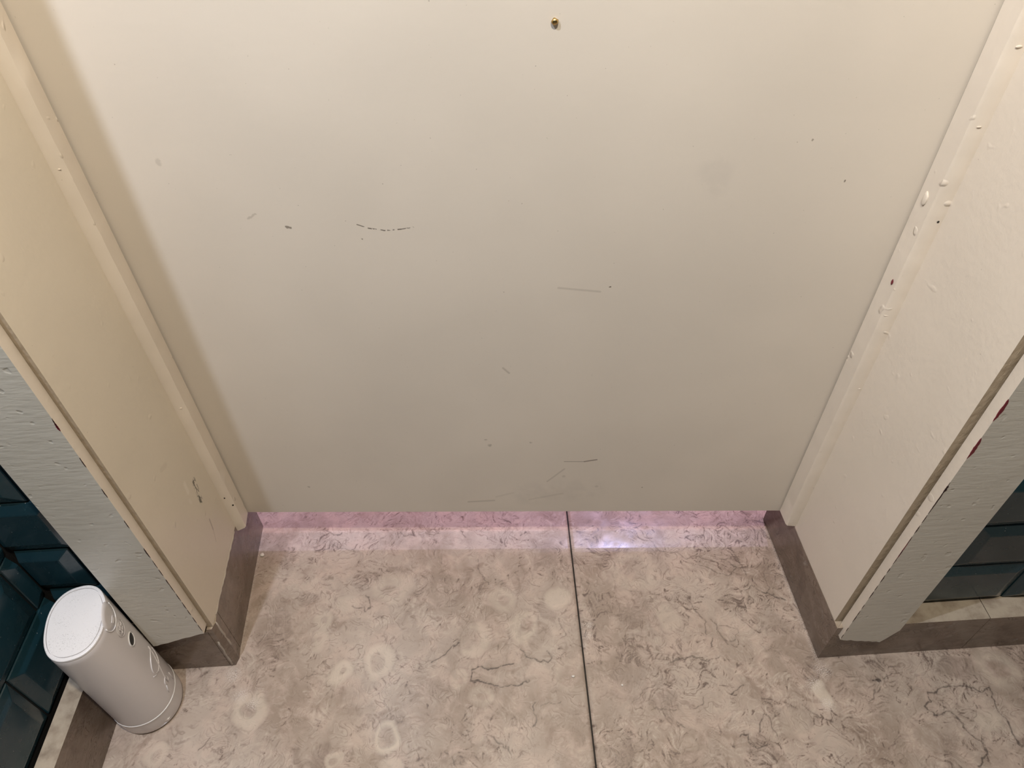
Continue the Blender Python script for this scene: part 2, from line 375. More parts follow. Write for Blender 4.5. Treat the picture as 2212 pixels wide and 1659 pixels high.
LINES= [(1.0, [(-0.0032, 0.3533), (-0.0238, 0.3485), (-0.0414, 0.3481), (-0.0545, 0.3462), (-0.0549, 0.3345), (-0.0411, 0.3328), (-0.0295, 0.3269), (-0.018, 0.3245), (-0.0007, 0.3306), (0.0138, 0.3332)]), (0.8, [(0.0045, 0.3705), (0.0103, 0.3628), (0.0205, 0.358), (0.035, 0.3533), (0.0413, 0.3606), (0.0386, 0.3667)]), (0.8, [(-0.0989, 0.3552), (-0.0712, 0.3805)]), (0.7, [(0.0173, 0.3105), (0.0182, 0.2968), (0.0156, 0.2829)]), (0.7, [(-0.0265, 0.27), (-0.0183, 0.2634), (-0.0109, 0.2551)]), (0.7, [(-0.2053, 0.4295), (-0.1923, 0.4258), (-0.19, 0.4199), (-0.1818, 0.429), (-0.1864, 0.4461)]), (0.4, [(-0.1508, 0.3124), (-0.1426, 0.3026)]), (0.5, [(-0.0715, 0.2543), (-0.0711, 0.2444)]), (0.3, [(-0.2525, 0.3355), (-0.242, 0.3411), (-0.2313, 0.3467)]), (0.3, [(0.0514, 0.4059), (0.0593, 0.3865), (0.0529, 0.3819)]), (0.5, [(0.0162, 0.4592), (0.0224, 0.4538), (0.0303, 0.4518)]), (0.5, [(0.0256, 0.3048), (0.0384, 0.3073), (0.0471, 0.3113)]), (0.4, [(-0.2211, 0.2814), (-0.2186, 0.2906), (-0.2261, 0.2934)]), (0.6, [(0.1793, 0.5274), (0.1787, 0.5144), (0.1903, 0.4998), (0.2114, 0.4946), (0.2198, 0.4882), (0.2324, 0.4895), (0.245, 0.4846), (0.2549, 0.4797)]), (0.5, [(0.234, 0.4772), (0.2503, 0.4707), (0.271, 0.4613), (0.2838, 0.47), (0.2758, 0.4823), (0.2565, 0.4874)]), (0.6, [(0.2843, 0.4334), (0.2847, 0.4405), (0.2949, 0.4446), (0.3058, 0.4358)]), (1.2, [(0.3058, 0.4358), (0.3203, 0.4312), (0.3341, 0.4246)]), (0.5, [(0.2142, 0.4292), (0.2205, 0.4151), (0.229, 0.4), (0.2285, 0.3853)]), (0.5, [(0.2359, 0.4025), (0.2434, 0.3903), (0.2518, 0.3719)]), (0.9, [(0.2352, 0.3813), (0.2307, 0.3659)]), (0.6, [(0.1771, 0.3494), (0.1888, 0.3535), (0.1986, 0.3533), (0.2065, 0.3563), (0.2214, 0.351), (0.2374, 0.3569)]), (0.35, [(0.2453, 0.3929), (0.2541, 0.3927), (0.2645, 0.3885), (0.2636, 0.3794), (0.253, 0.377)]), (0.4, [(0.3174, 0.4648), (0.3175, 0.45), (0.3162, 0.4356)]), (0.5, [(0.286, 0.4852), (0.2931, 0.4698), (0.2957, 0.4637)]), (0.8, [(0.2379, 0.3139), (0.2569, 0.3241)]), (0.5, [(0.1968, 0.2975), (0.2082, 0.3018), (0.2107, 0.3086)]), (0.7, [(0.1737, 0.2856), (0.1822, 0.2756)]), (0.7, [(0.2722, 0.2893), (0.267, 0.2849), (0.2625, 0.2719), (0.2665, 0.2654)]), (0.8, [(0.2419, 0.2669), (0.2517, 0.2699), (0.2496, 0.2614), (0.2547, 0.255), (0.2693, 0.259)]), (0.5, [(0.2716, 0.2893), (0.279, 0.2781), (0.2803, 0.2662)]), (0.5, [(0.3188, 0.2997), (0.3292, 0.2882), (0.3443, 0.2813)]), (0.3, [(0.1327, 0.3067), (0.1463, 0.3192), (0.1583, 0.3272)]), (0.3, [(0.1479, 0.2984), (0.177, 0.2978)]), (0.5, [(0.1761, 0.3474), (0.1845, 0.3535), (0.202, 0.3556)]), (0.9, [(0.4608, 0.3096), (0.4719, 0.3093), (0.4822, 0.3142), (0.5003, 0.3179), (0.5141, 0.3146), (0.5228, 0.3114), (0.5314, 0.3122), (0.5316, 0.3002), (0.5318, 0.2904), (0.535, 0.2789), (0.5339, 0.2611), (0.5384, 0.251)]), (0.9, [(0.4608, 0.3096), (0.46, 0.3006), (0.452, 0.2959), (0.4535, 0.29), (0.4613, 0.285), (0.4681, 0.2868), (0.4777, 0.2881), (0.4866, 0.275), (0.486, 0.2694), (0.493, 0.2573), (0.4959, 0.2491), (0.4902, 0.2394), (0.4821, 0.2343)]), (1.3, [(0.4025, 0.3254), (0.4115, 0.3247)]), (0.6, [(0.4168, 0.3277), (0.4299, 0.3347)]), (0.5, [(0.4016, 0.3147), (0.3996, 0.3067), (0.3948, 0.3019)]), (0.4, [(0.4856, 0.2836), (0.5004, 0.279), (0.507, 0.2909)]), (0.3, [(0.461, 0.3006), (0.4731, 0.3004), (0.4704, 0.2897)]), (0.6, [(-0.2548, 0.538), (-0.2447, 0.5324), (-0.2363, 0.5376)]), (0.6, [(-0.1554, 0.533), (-0.1503, 0.5276), (-0.1368, 0.5299)]), (0.6, [(-0.0753, 0.5365), (-0.0657, 0.5257)]), (0.6, [(0.0072, 0.524), (0.0176, 0.5317)]), (0.4, [(-0.2539, 0.5065), (-0.2425, 0.5192), (-0.2299, 0.5111), (-0.2133, 0.5056)]), (0.4, [(-0.0491, 0.4917), (-0.0443, 0.4694), (-0.0333, 0.4547)]), (0.6, [(-0.3484, 0.262), (-0.3385, 0.2745)]), (0.4, [(-0.0982, 0.3553), (-0.0714, 0.3816)])]
GRIT = [(-0.331, 0.345, 0.014), (-0.316, 0.322, 0.013), (-0.300, 0.312, 0.010), (0.352, 0.338, 0.016), (0.338, 0.322, 0.014),
        (0.345, 0.300, 0.012), (0.20, 0.36, 0.0), (0.085, 0.385, 0.008), (0.088, 0.398, 0.007), (0.080, 0.372, 0.006)]

def vnoise(x, y, s, seed):
    rs = np.random.RandomState(seed); G = rs.rand(64, 64)
    u = x * s; v = y * s
    i = np.floor(u).astype(int); j = np.floor(v).astype(int)
    fu = u - i; fv = v - j
    fu = fu * fu * (3 - 2 * fu); fv = fv * fv * (3 - 2 * fv)
    g = lambda a, b: G[a % 64, b % 64]
    return (g(i, j) * (1 - fu) + g(i + 1, j) * fu) * (1 - fv) + (g(i, j + 1) * (1 - fu) + g(i + 1, j + 1) * fu) * fv

LX0, LY0, LST = -.60, .18, .00085
LNX, LNY = int(1.26 / LST), int(.44 / LST)
def fibre_image():
    """hair-like fossil fibres: noise drawn out along a direction field that jumps from fragment to fragment"""
    rs = np.random.RandomState(3)
    gx, gy = np.meshgrid(LX0 + np.arange(LNX) * LST, LY0 + np.arange(LNY) * LST)
    wx = gx + (vnoise(gx, gy, 45, 21) - .5) * .030 + (vnoise(gx, gy, 120, 22) - .5) * .010
    wy = gy + (vnoise(gx, gy, 45, 23) - .5) * .030 + (vnoise(gx, gy, 120, 24) - .5) * .010
    cell = .030
    ci = np.floor(wx / cell).astype(int); cj = np.floor(wy / cell).astype(int)
    best = np.full(gx.shape, 9.); sec = best.copy(); tone = np.zeros(gx.shape); ang = np.zeros(gx.shape); amp = np.zeros(gx.shape); cxx = np.zeros(gx.shape); cyy = np.zeros(gx.shape)
    H = rs.rand(128, 128, 5)
    for di in (-1, 0, 1):
        for dj in (-1, 0, 1):
            h = H[(ci + di) % 128, (cj + dj) % 128]
            px = (ci + di + h[..., 0]) * cell; py = (cj + dj + h[..., 1]) * cell
            d = np.hypot(wx - px, wy - py); m = d < best
            sec = np.where(m, best, np.minimum(sec, d)); tone = np.where(m, h[..., 4], tone)
            best = np.where(m, d, best); ang = np.where(m, h[..., 2], ang); amp = np.where(m, h[..., 3], amp)
            cxx = np.where(m, px + (h[..., 4] - .5) * .05, cxx); cyy = np.where(m, py, cyy)
    fan = np.arctan2(gy - cyy, gx - cxx)
    th = ang * 6.283 + .55 * fan + 3.2 * (vnoise(gx, gy, 38, 25) - .5) + 2.4 * (vnoise(gx, gy, 95, 26) - .5)
    vx, vy = np.cos(th), np.sin(th)
    wn = rs.rand(LNY, LNX)
    acc = np.zeros_like(wn); J0, I0 = np.meshgrid(np.arange(LNX, dtype=float), np.arange(LNY, dtype=float))
    for sg in (1, -1):
        X, Y = J0.copy(), I0.copy()
        for k in range(9):
            jj = np.clip(np.rint(X).astype(int), 0, LNX - 1); ii = np.clip(np.rint(Y).astype(int), 0, LNY - 1)
            acc += wn[ii, jj]
            X += sg * vx[ii, jj] * .9; Y += sg * vy[ii, jj] * .9
    acc = (acc - acc.mean()) / acc.std()
    thin = np.clip(np.abs(acc) - .45, 0, 3) * np.sign(acc) * .46            # only the strongest strands stay
    xj = .072 - (gy - .562) * .0279
    zone = np.where(gx > xj, 1.0, .72) * np.clip(.15 + 1.25 * amp, .15, 1.0)
    zone *= np.where((vnoise(gx, gy, 14, 27) > .62) & (gx < xj), .5, 1)
    brk = np.clip((vnoise(gx, gy, 130, 28) - .35) * 3, 0, 1)
    edge = np.exp(-((sec - best) / .0011) ** 2) * brk * np.where(gx > xj, .34, .20) * (amp > .35)
    ton = (tone - .5) * .30 * np.clip((sec - best) / .006, 0, 1)
    return np.clip(.5 + thin * .62 * zone + ton - edge, 0, 1)
FIB = fibre_image()
def fibre_at(x, y):
    u = np.clip((x - LX0) / LST, 0, LNX - 2); v = np.clip((y - LY0) / LST, 0, LNY - 2)
    j = u.astype(int); i = v.astype(int); fu = u - j; fv = v - i
    r = (FIB[i, j] * (1 - fu) + FIB[i, j + 1] * fu) * (1 - fv) + (FIB[i + 1, j] * (1 - fu) + FIB[i + 1, j + 1] * fu) * fv
    inside = (x > LX0) & (x < LX0 + LNX * LST) & (y > LY0) & (y < LY0 + LNY * LST)
    return np.where(inside, r, .5)

def pattern(x, y):
    n = len(x)
    wx = x + (vnoise(x, y, 90, 1) - .5) * .006 + (vnoise(x, y, 260, 2) - .5) * .0028
    wy = y + (vnoise(x, y, 90, 3) - .5) * .006 + (vnoise(x, y, 260, 4) - .5) * .0028
    sx = x + (vnoise(x, y, 60, 5) - .5) * .008; sy = y + (vnoise(x, y, 60, 6) - .5) * .008
    light = np.zeros(n); dark = np.zeros(n); clear = np.zeros(n)
    ss = lambda a, b, v: (lambda t: t * t * (3 - 2 * t))(np.clip((v - a) / (b - a), 0, 1))
    for cx, cy, rx, ry, hx, hy, hf, br in RINGS:
        e = np.sqrt(((sx - cx) / rx) ** 2 + ((sy - cy) / ry) ** 2)
        m = 1 - ss(.60, 1.08, e)
        body = 1 - ss(.85, 1.05, e)
        if hf > 0:
            h = np.sqrt(((sx - cx - hx) / (rx * hf)) ** 2 + ((sy - cy - hy) / (ry * hf)) ** 2)
            m = m * ss(.60, 1.25, h)
            lo = 1 - ss(.5, .9, h)
            clear = np.maximum(clear, lo * .4)
            rim = np.exp(-((h - .95) / .09) ** 2) * .22 * br
            dark = np.maximum(dark, rim * vnoise(x, y, 200, 9))
        rim = np.exp(-((e - 1.02) / .05) ** 2) * .16
        dark = np.maximum(dark, rim * vnoise(x, y, 150, 8))
        light = np.maximum(light, m * br * .55)
        clear = np.maximum(clear, body * .85)
    for wgt, pl in LINES:
        for (ax, ay), (bx, by) in zip(pl, pl[1:]):
            dx, dy = bx - ax, by - ay; l2 = dx * dx + dy * dy
            sel = np.abs(x - (ax + bx) / 2) + np.abs(y - (ay + by) / 2) < math.sqrt(l2) + .02
            if not sel.any(): continue
            X = wx[sel]; Y = wy[sel]
            t = np.clip(((X - ax) * dx + (Y - ay) * dy) / l2, 0, 1)
            d = np.hypot(X - ax - t * dx, Y - ay - t * dy)
            wd = .0011 * (0.6 + .6 * wgt)
            k = (1 - ss(.25 * wd, wd, d)) * min(1, .35 + .6 * wgt) * .85
            k = np.maximum(k, (1 - ss(.0, .006, d)) * .10 * wgt)
            dark[sel] = np.maximum(dark[sel], k)
    grit = np.zeros(n)
    for gx, gy, r in GRIT:
        if r > 0: grit = np.maximum(grit, 1 - ss(.1, 1.0, np.hypot(x - gx, y - gy) / r))
    # chalky line of old cleaning residue along the right skirting foot
    jr = 0.351 - (y - 0.352) * 0.0674
    grit = np.maximum(grit, (1 - ss(.001, .008, jr - x)) * .55 * (x < jr) * (y > .345) * (y < .545))
    jl = -0.329 - (y - 0.357) * 0.0734
    grit = np.maximum(grit, (1 - ss(.0005, .004, x - jl)) * .45 * (x > jl) * (y > .36) * (y < .545))
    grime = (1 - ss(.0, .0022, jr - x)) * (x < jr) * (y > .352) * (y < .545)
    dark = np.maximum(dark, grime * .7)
    xj = .072 - (y - .562) * .0279
    smooth = np.exp(-(((x - .155) / .06) ** 2 + ((y - .40) / .09) ** 2)) * (x > xj)        # a quiet patch in the right slab
    fib = .5 + (fibre_at(x, y) - .5) * (1 - clear * .75) * (1 - .6 * smooth) - .10 * smooth
    return np.stack([light, dark, fib, grit], 1)

def axis(lo, a, b, hi, step, coarse=.06):
    l = np.arange(lo, a, coarse); m = np.arange(a, b, step); h = np.arange(b, hi, coarse)
    return np.concatenate([l, m, h, [hi]])

def joint_x(y): return .072 - (y - .562) * .0279
FLOOR_Y = (-1.32, 2.20)
FLOOR_X = (-1.05, 1.32)
def slab(parent, left):
    ys = axis(FLOOR_Y[0], .205, .60, FLOOR_Y[1], .0009)
    if left: us = axis(FLOOR_X[0], -.575, .075, .0790, .0009)
    else: us = axis(.0810, .085, .62, FLOOR_X[1], .0009)
    Y, U = np.meshgrid(ys, us, indexing='ij')
    # the slab edge follows the slanting joint, fading out away from it
    ref = .080
    fade = np.clip(1 - np.abs(U - ref) / .35, 0, 1)
    X = U + (joint_x(Y) - ref) * fade
    ny, nx = X.shape
    # drop the last 1.2 mm at the joint edge for a small arris
    co = np.zeros((ny * nx, 3), np.float32); co[:, 0] = X.ravel(); co[:, 1] = Y.ravel()
    pat = pattern(co[:, 0].astype(float), co[:, 1].astype(float))
    idx = np.arange(ny * nx).reshape(ny, nx)
    q = np.stack([idx[:-1, :-1], idx[:-1, 1:], idx[1:, 1:], idx[1:, :-1]], -1).reshape(-1, 4)
    # side walls
    per = np.concatenate([idx[0, :], idx[1:, -1], idx[-1, -2::-1], idx[-2:0:-1, 0]])
    low = co[per].copy(); low[:, 2] = -.02
    k0 = len(co); m = len(per); lid = k0 + np.arange(m)
    side = np.stack([np.roll(per, -1), per, lid, np.roll(lid, -1)], -1)
    co = np.concatenate([co, low]); q = np.concatenate([q, side])
    pat = np.concatenate([pat, np.zeros((m, 4))])
    me = bpy.data.meshes.new('floor_slab')
    me.vertices.add(len(co)); me.vertices.foreach_set('co', co.ravel())
    me.loops.add(len(q) * 4); me.loops.foreach_set('vertex_index', q.ravel().astype(np.int32))
    me.polygons.add(len(q)); me.polygons.foreach_set('loop_start', (np.arange(len(q)) * 4).astype(np.int32))
    me.update(calc_edges=True)
    at = me.attributes.new('pattern', 'FLOAT_COLOR', 'POINT')
    at.data.foreach_set('color', pat.astype(np.float32).ravel())
    me.validate()
    return link('floor_slab', me, M_floor, parent)

bm = bmesh.new()
prism(bm, [(FLOOR_X[0], FLOOR_Y[0]), (FLOOR_X[1], FLOOR_Y[0]), (FLOOR_X[1], FLOOR_Y[1]), (FLOOR_X[0], FLOOR_Y[1])], -.06, -.0012)
floor = bm_obj('floor', bm, M_dirt)
tag(floor, 'taupe fossil limestone floor of two slabs with a thin dark joint', 'floor', kind='structure')
slab(floor, True)['label'] = 'stone slab left of the joint with pale shell rings'
slab(floor, False)['label'] = 'stone slab right of the joint with crinkled veins'

# ------------------------------------------------------------------ walls with bevelled tiles
TW, TH, TG = 0.155, 0.0755, 0.0022
_tiles = {}
def tile_mesh(wd, ht, bl=True, br=True):
    key = (round(wd, 4), round(ht, 4), bl, br)
    if key in _tiles: return _tiles[key]
    bv, e, t = .0125, .0022, .0068
    il = bv if bl else 0.0; ir = bv if br else 0.0
    if wd - il - ir < .004: il, ir = ((wd * .35, wd * .35) if bl and br else (wd * .7, 0.0) if bl else (0.0, wd * .7) if br else (0.0, 0.0))
    vs = []
    for x0, x1, z0, z1, d in ((0, wd, 0, ht, 0), (0, wd, 0, ht, e), (il, wd - ir, bv, ht - bv, t)):
        vs += [(x0, -d, z0), (x1, -d, z0), (x1, -d, z1), (x0, -d, z1)]
    fs = []
    for r in (0, 4):
        for k in range(4):
            j = (k + 1) % 4
            fs.append((r + k, r + j, r + 4 + j, r + 4 + k))
    fs += [(8, 9, 10, 11), (3, 2, 1, 0)]
    bm = bmesh.new(); V = [bm.verts.new(v) for v in vs]
    for f in fs: bm.faces.new([V[i] for i in f])
    bmesh.ops.recalc_face_normals(bm, faces=bm.faces)
    es = [e_ for e_ in bm.edges if all(abs(v.co.y + t) < 1e-6 for v in e_.verts) or (abs(e_.verts[0].co.y - e_.verts[1].co.y) > .003) or all(abs(v.co.y + e) < 1e-6 for v in e_.verts)]
    bmesh.ops.bevel(bm, geom=es, offset=.0007, segments=1, affect='EDGES', profile=.5)
    bmesh.ops.recalc_face_normals(bm, faces=bm.faces)
    me = bpy.data.meshes.new('tile'); bm.to_mesh(me); bm.free()
    me.materials.append(M_tile)
    _tiles[key] = me
    return me

def lay(parent, place, ang, s0, s1, rows, flip=False):
    """rows: list of (z0, height, joint position); place(s) -> (x,y) of the tile back"""
    for z0, ht, j in rows:
        k = math.floor((s0 - j) / TW)
        while j + k * TW < s1:
            a = max(j + k * TW, s0); b = min(j + (k + 1) * TW, s1)
            if b - a > .006:
                o = bpy.data.objects.new('tile', tile_mesh(b - a - TG, ht - TG, *((b < s1 - 1e-5, a > s0 + 1e-5) if flip else (a > s0 + 1e-5, b < s1 - 1e-5))))
                COL.objects.link(o); o.parent = parent
                x, y = place(b - TG / 2 if flip else a + TG / 2)
                o.location = (x, y, z0 + TG / 2)
                o.rotation_euler = (random.uniform(-.004, .004), 0, ang + random.uniform(-.004, .004))
            k += 1

CEIL = 2.25
TOPZ = 1.05
def wall(name, pts, z0, z1, mat, label):
    bm = bmesh.new(); prism(bm, pts, z0, z1)
    return tag(bm_obj(name, bm, mat), label, 'wall', kind='structure')

BACK_Y = 0.545
# left stretch of the back wall: tile backs at d = .0145
wl_in = -0.3605
wall_bl = wall('wall_back_left', [SW(0, .09), WL(-.135, .0150), (wl_in, WL((wl_in + .329), .0150)[1]), (wl_in, BACK_Y), (-1.0, BACK_Y), (-1.0, .40)], 0, CEIL, M_grout, 'back wall left of the door clad in dark teal tiles')
rows_bl = [(.088, .087, -.01), (.175, .070, -.090), (.245, .073, -.23)] + [(.318 + i * TH, TH, -.090 - .0775 * (i % 2)) for i in range(10)]
lay(wall_bl, lambda s: WL(s, .0150), WA, -.1415, -.034, rows_bl)
# left side wall
wall_lf = wall('wall_left', [SW(-.02, .006), SW(1.72, .006), SW(1.72, .20), SW(-.02, .20)], 0, CEIL, M_grout, 'left side wall clad in bevelled dark teal tiles')
rows_lf = [(.0875, .083, .088), (.1705, .0755, .018)] + [(.246 + i * TH, TH, .088 - .07 * (i % 2)) for i in range(11)]
lay(wall_lf, lambda s: SW(s, .006), SA + math.pi, .002, 1.70, rows_lf, True)
# right stretch of the back wall
wr_in = 0.382
wall_br = wall('wall_back_right', [(wr_in, WR(.03, .0255)[1]), WR(.97, .0255), (1.32, BACK_Y), (wr_in, BACK_Y)], 0, CEIL, M_grout, 'back wall right of the door clad in dark teal tiles')
rows_br = [(.0765, .0765, .1945), (.153, .0745, .102)] + [(.2275 + i * TH, TH, .1945 - .0925 * ((i) % 2)) for i in range(11)]
lay(wall_br, lambda s: WR(s, .0255), WA, .036, .95, rows_br)
# the rest of the room: right wall, rear wall, over-door wall, ceiling
wall('wall_right', [(1.30, -1.32), (1.40, -1.32), (1.40, BACK_Y), (1.30, BACK_Y)], 0, CEIL, M_walldark, 'plain dark wall on the right side of the room')
wall('wall_rear', [(-.60, -1.42), (1.40, -1.42), (1.40, -1.32), (-.60, -1.32)], 0, CEIL, M_walldark, 'plain dark wall behind the viewer')
wall('wall_back_top', [(wl_in, .372), (wr_in, .372), (wr_in, BACK_Y), (wl_in, BACK_Y)], 2.06, CEIL, M_wallpaint, 'painted wall above the door head')
wall('wall_far_left', [(-1.05, BACK_Y), (-1.0, BACK_Y), (-1.0, 2.2), (-1.05, 2.2)], 0, CEIL, M_wallpaint, 'left wall of the space behind the door')
wall('wall_far_right', [(1.27, BACK_Y), (1.32, BACK_Y), (1.32, 2.2), (1.27, 2.2)], 0, CEIL, M_wallpaint, 'right wall of the space behind the door')
wall('wall_far_back', [(-1.05, 2.2), (1.32, 2.2), (1.32, 2.3), (-1.05, 2.3)], 0, CEIL, M_wallpaint, 'far wall of the space behind the door')
bm = bmesh.new(); prism(bm, [(-1.05, -1.42), (1.40, -1.42), (1.40, 2.3), (-1.05, 2.3)], CEIL, CEIL + .08)
tag(bm_obj('ceiling', bm, M_wallpaint), 'flat pale ceiling above the room', 'ceiling', kind='structure')

# ------------------------------------------------------------------ stone skirting
def skirt(name, pts, z1, label, z0=0.0, bevel=.0012):
    bm = bmesh.new(); prism(bm, pts, z0, z1)
    return tag(bm_obj(name, bm, M_skirt, None, False, bevel), label, 'skirting', kind='structure')
HL, HR = .0865, .0755
def sl(s, d):                                              # skirting foot line of the left side wall
    return (-.4508 + .0015 + s * math.cos(SA) - d * math.cos(SA + math.pi / 2), .352 + s * math.sin(SA) - d * math.sin(SA + math.pi / 2))
skirt('baseboard_left', [sl(.0015, -.0005), sl(1.65, -.0005), sl(1.65, .019), sl(.0015, .019)], HL, 'brown polished stone skirting along the left tiled wall')
skirt('baseboard_back_left', [WL(-.1205, 0), WL(-.0075, 0), WL(-.0075, .0145), WL(-.1205, .0145)], HL, 'brown stone skirting under the left casing behind the air freshener')
cL = skirt('baseboard_corner_left', [WL(-.0070, 0), WL(-.0015, .0005), (jamb_l(.3655) + .0012, .3655), (jamb_l(.378), .378), (-.350, .378), WL(-.0070, .021)], .0915, 'worn chamfered corner stone of the skirting left of the door')
skirt('baseboard_jamb_left', [(jamb_l(.3786), .3786), (jamb_l(.549), .549), (-.3605, .549), (-.3605, .3786)], .0925, 'brown stone skirting along the left reveal running under the door')
skirt('baseboard_jamb_right', [(jamb_r(.545), .545), (jamb_r(.352) , .352), WR(.018, .018), (.382, .545)], .0745, 'brown stone skirting along the right reveal running under the door')
skirt('baseboard_back_right', [WR(.0003, .0002), WR(.1708, 0), WR(.1708, .0250), WR(.0190, .0250), WR(.0190, .0185)], HR, 'brown stone skirting beneath the right casing corner')
skirt('baseboard_right', [WR(.1716, 0), WR(.94, 0), WR(.94, .0250), WR(.1716, .0250)], HR, 'brown stone skirting right of the joint along the tiled wall')
# filler smeared down the arrises of the corner stone
def smear(parent, p, q, r, z0, z1, n=9, seed=1):
    rs = random.Random(seed); bm = bmesh.new(); pts = []
    for i in range(n):
        t = i / (n - 1)
        pts.append((p[0] + (q[0] - p[0]) * t + rs.uniform(-.0006, .0006), p[1] + (q[1] - p[1]) * t + rs.uniform(-.0006, .0006), z0 + (z1 - z0) * t))
    tube_mesh(bm, pts, r, 6)
    return bm_obj('filler', bm, M_caulk, parent, True)
a0 = WL(-.0040, .0006); a1 = (jamb_l(.3655) + .0006, .3660)
smear(cL, a0, a0, .0013, .004, .062, seed=3)
smear(cL, a1, a1, .0014, .030, .091, seed=5)
smear(cL, (jamb_l(.374), .374), (jamb_l(.480), .480), .0011, .0925, .0925, 24, 7)

# ------------------------------------------------------------------ door frame, left and right
def frame_part(name, pts, z0, z1, mat, parent, bevel=.0012, seg=2, label=None):
    bm = bmesh.new(); prism(bm, pts, z0, z1)
    o = bm_obj(name, bm, mat, parent, False, bevel, seg)
    if label: o['label'] = label
    return o
TOP = 2.06
t1 = tag(empty('trim_1', (-.345, .43, 0)), 'cream painted frame on the left of the door with grey-beige casing', 'door frame', kind='structure')
t2 = tag(empty('trim_2', (.36, .43, 0)), 'cream painted frame on the right of the door with grey-beige casing', 'door frame', kind='structure')
def keep(o, par):                                          # parts are modelled in room coordinates
    o.matrix_parent_inverse = Matrix.Translation(-Vector(par.location)); return o

keep(frame_part('jamb_lining', [(jamb_l(.3600), .3600), (jamb_l(.545), .545), (-.360, .545), (-.360, .3600)], .0928, TOP, M_jambl, t1), t1)
keep(frame_part('jamb_lining', [(jamb_r(.3606), .3606), (.3815, .3606), (.3815, .545), (jamb_r(.545), .545)], .0755, TOP, M_paint, t2), t2)

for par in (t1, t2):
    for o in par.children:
        o.data.materials.append(M_reveal)
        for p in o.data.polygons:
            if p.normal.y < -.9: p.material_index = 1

def stop(par, prof, z0, seed, side):
    """brush-painted stop bead: profile swept upward with small dents"""
    rs = random.Random(seed); bm = bmesh.new(); rings = []
    n = 90
    for i in range(n + 1):
        z = z0 + (0.9 - z0) * i / n
        if i == n: z = TOP
        ring = []
        for k, (x, y) in enumerate(prof):
            jx = rs.uniform(-.00022, .00022) if k in (1, 2, 3) else 0
            jy = rs.uniform(-.0003, .0003) if k in (1, 2) else 0
            zz = z + (rs.uniform(-.0015, .001) if i == 0 else 0)
            ring.append(bm.verts.new((x + jx, y + jy, zz)))
        rings.append(ring)
    m = len(prof)
    for a, b in zip(rings, rings[1:]):
        for k in range(m): bm.faces.new((a[k], a[(k + 1) % m], b[(k + 1) % m], b[k]))
    bm.faces.new(rings[0][::-1]); bm.faces.new(rings[-1])
    return keep(bm_obj('door_stop', bm, M_stop, par, True), par)
sL = stop(t1, [(jamb_l(.488) - .004, .4880), (jamb_l(.488) + .0012, .4880), (-.3312, .4924), (-.3298, .4940), (-.3322, .5135), (-.345, .5135)], .0830, 11, 1)
sR = stop(t2, [(.346, .4810), (jamb_r(.481) - .0012, .4812), (.3322, .4822), (.3300, .4842), (.3288, .5035), (.345, .5035)], .0800, 12, -1)
for o in (sL, sR):
    md = o.modifiers.new('edge', 'EDGE_SPLIT'); md.split_angle = math.radians(40)

def casing(par, W_, s_in, s_out, d0, d1, zin, zout, notch, seed):
    """flat casing board; bottom cut rough, inner arris chipped"""
    rs = random.Random(seed); bm = bmesh.new()
    bot = []
    n = 14
    for i in range(n + 1):
        t = i / n
        z = zin + (zout - zin) * t + rs.uniform(-.0008, .0008)
        if notch and t > .80: z += (t - .80) / .20 * notch
        bot.append((s_in + (s_out - s_in) * t, z))
    prof = bot + [(s_out, TOP), (s_in, TOP)]
    fr = [bm.verts.new((*W_(s, d0), z)) for s, z in prof]
    bk = [bm.verts.new((*W_(s, d1), z)) for s, z in prof]
    f = bm.faces.new(fr); f.material_index = 1
    bm.faces.new(bk[::-1])
    for i in range(len(prof)):
        j = (i + 1) % len(prof)
        bm.faces.new((fr[i], bk[i], bk[j], fr[j]))
    o = keep(bm_obj('casing', bm, [M_paint, M_grey], par, False, .0007, 1), par)
    # old paint showing along the inner arris
    def chip(z0, z1, wd, mat, nm, nseg=10):
        b = bmesh.new(); sg = 1 if s_out > s_in else -1
        L0 = []; L1 = []; L2 = []
        for i in range(nseg + 1):
            t = i / nseg; z = z0 + (z1 - z0) * t
            env = math.sin(math.pi * t) ** .5
            w2 = max(.00012, wd * env * rs.uniform(.55, 1.0)); w3 = max(.0001, wd * .35 * env * rs.uniform(.3, 1.0))
            L0.append(b.verts.new((*W_(s_in + sg * w2, d0 - .00012), z)))
            L1.append(b.verts.new((*W_(s_in - sg * .00012, d0 - .00012), z)))
            L2.append(b.verts.new((*W_(s_in - sg * .00012, d0 + w3), z)))
        for a, c in ((L0, L1), (L1, L2)):
            for i in range(nseg): b.faces.new((a[i], a[i + 1], c[i + 1], c[i]))
        p = bm_obj(nm, b, mat, o); p.matrix_parent_inverse = Matrix()
        p['label'] = 'chip of older paint on the casing edge'
        return p
    return o, chip
cl, chipL = casing(t1, WL, -.0050, -.0662, -.0079, .0030, .0999, .0770, 0, 21)
cr, chipR = casing(t2, WR, .0062, .0688, -.0049, .0060, .0572, .0410, .030, 22)
rs = random.Random(4)
chipR(.4200, .4440, .0026, M_chip, 'paint_chip'); chipR(.3760, .4010, .0028, M_chip, 'paint_chip')
chipR(.225, .262, .0010, M_chip, 'paint_chip'); chipR(.300, .345, .0009, M_chipdark, 'paint_chip', 16); chipR(.330, .341, .0020, M_chipdark, 'paint_chip')
for i in range(16):
    z = .06 + i * .017 + rs.uniform(0, .006); chipR(z, z + rs.uniform(.008, .016), rs.uniform(.0005, .0010), M_chipdark, 'paint_chip')
for i in range(10):
    z = .105 + i * .016 + rs.uniform(0, .004); chipL(z, z + rs.uniform(.010, .017), rs.uniform(.0006, .0011), M_chipdark, 'paint_chip')
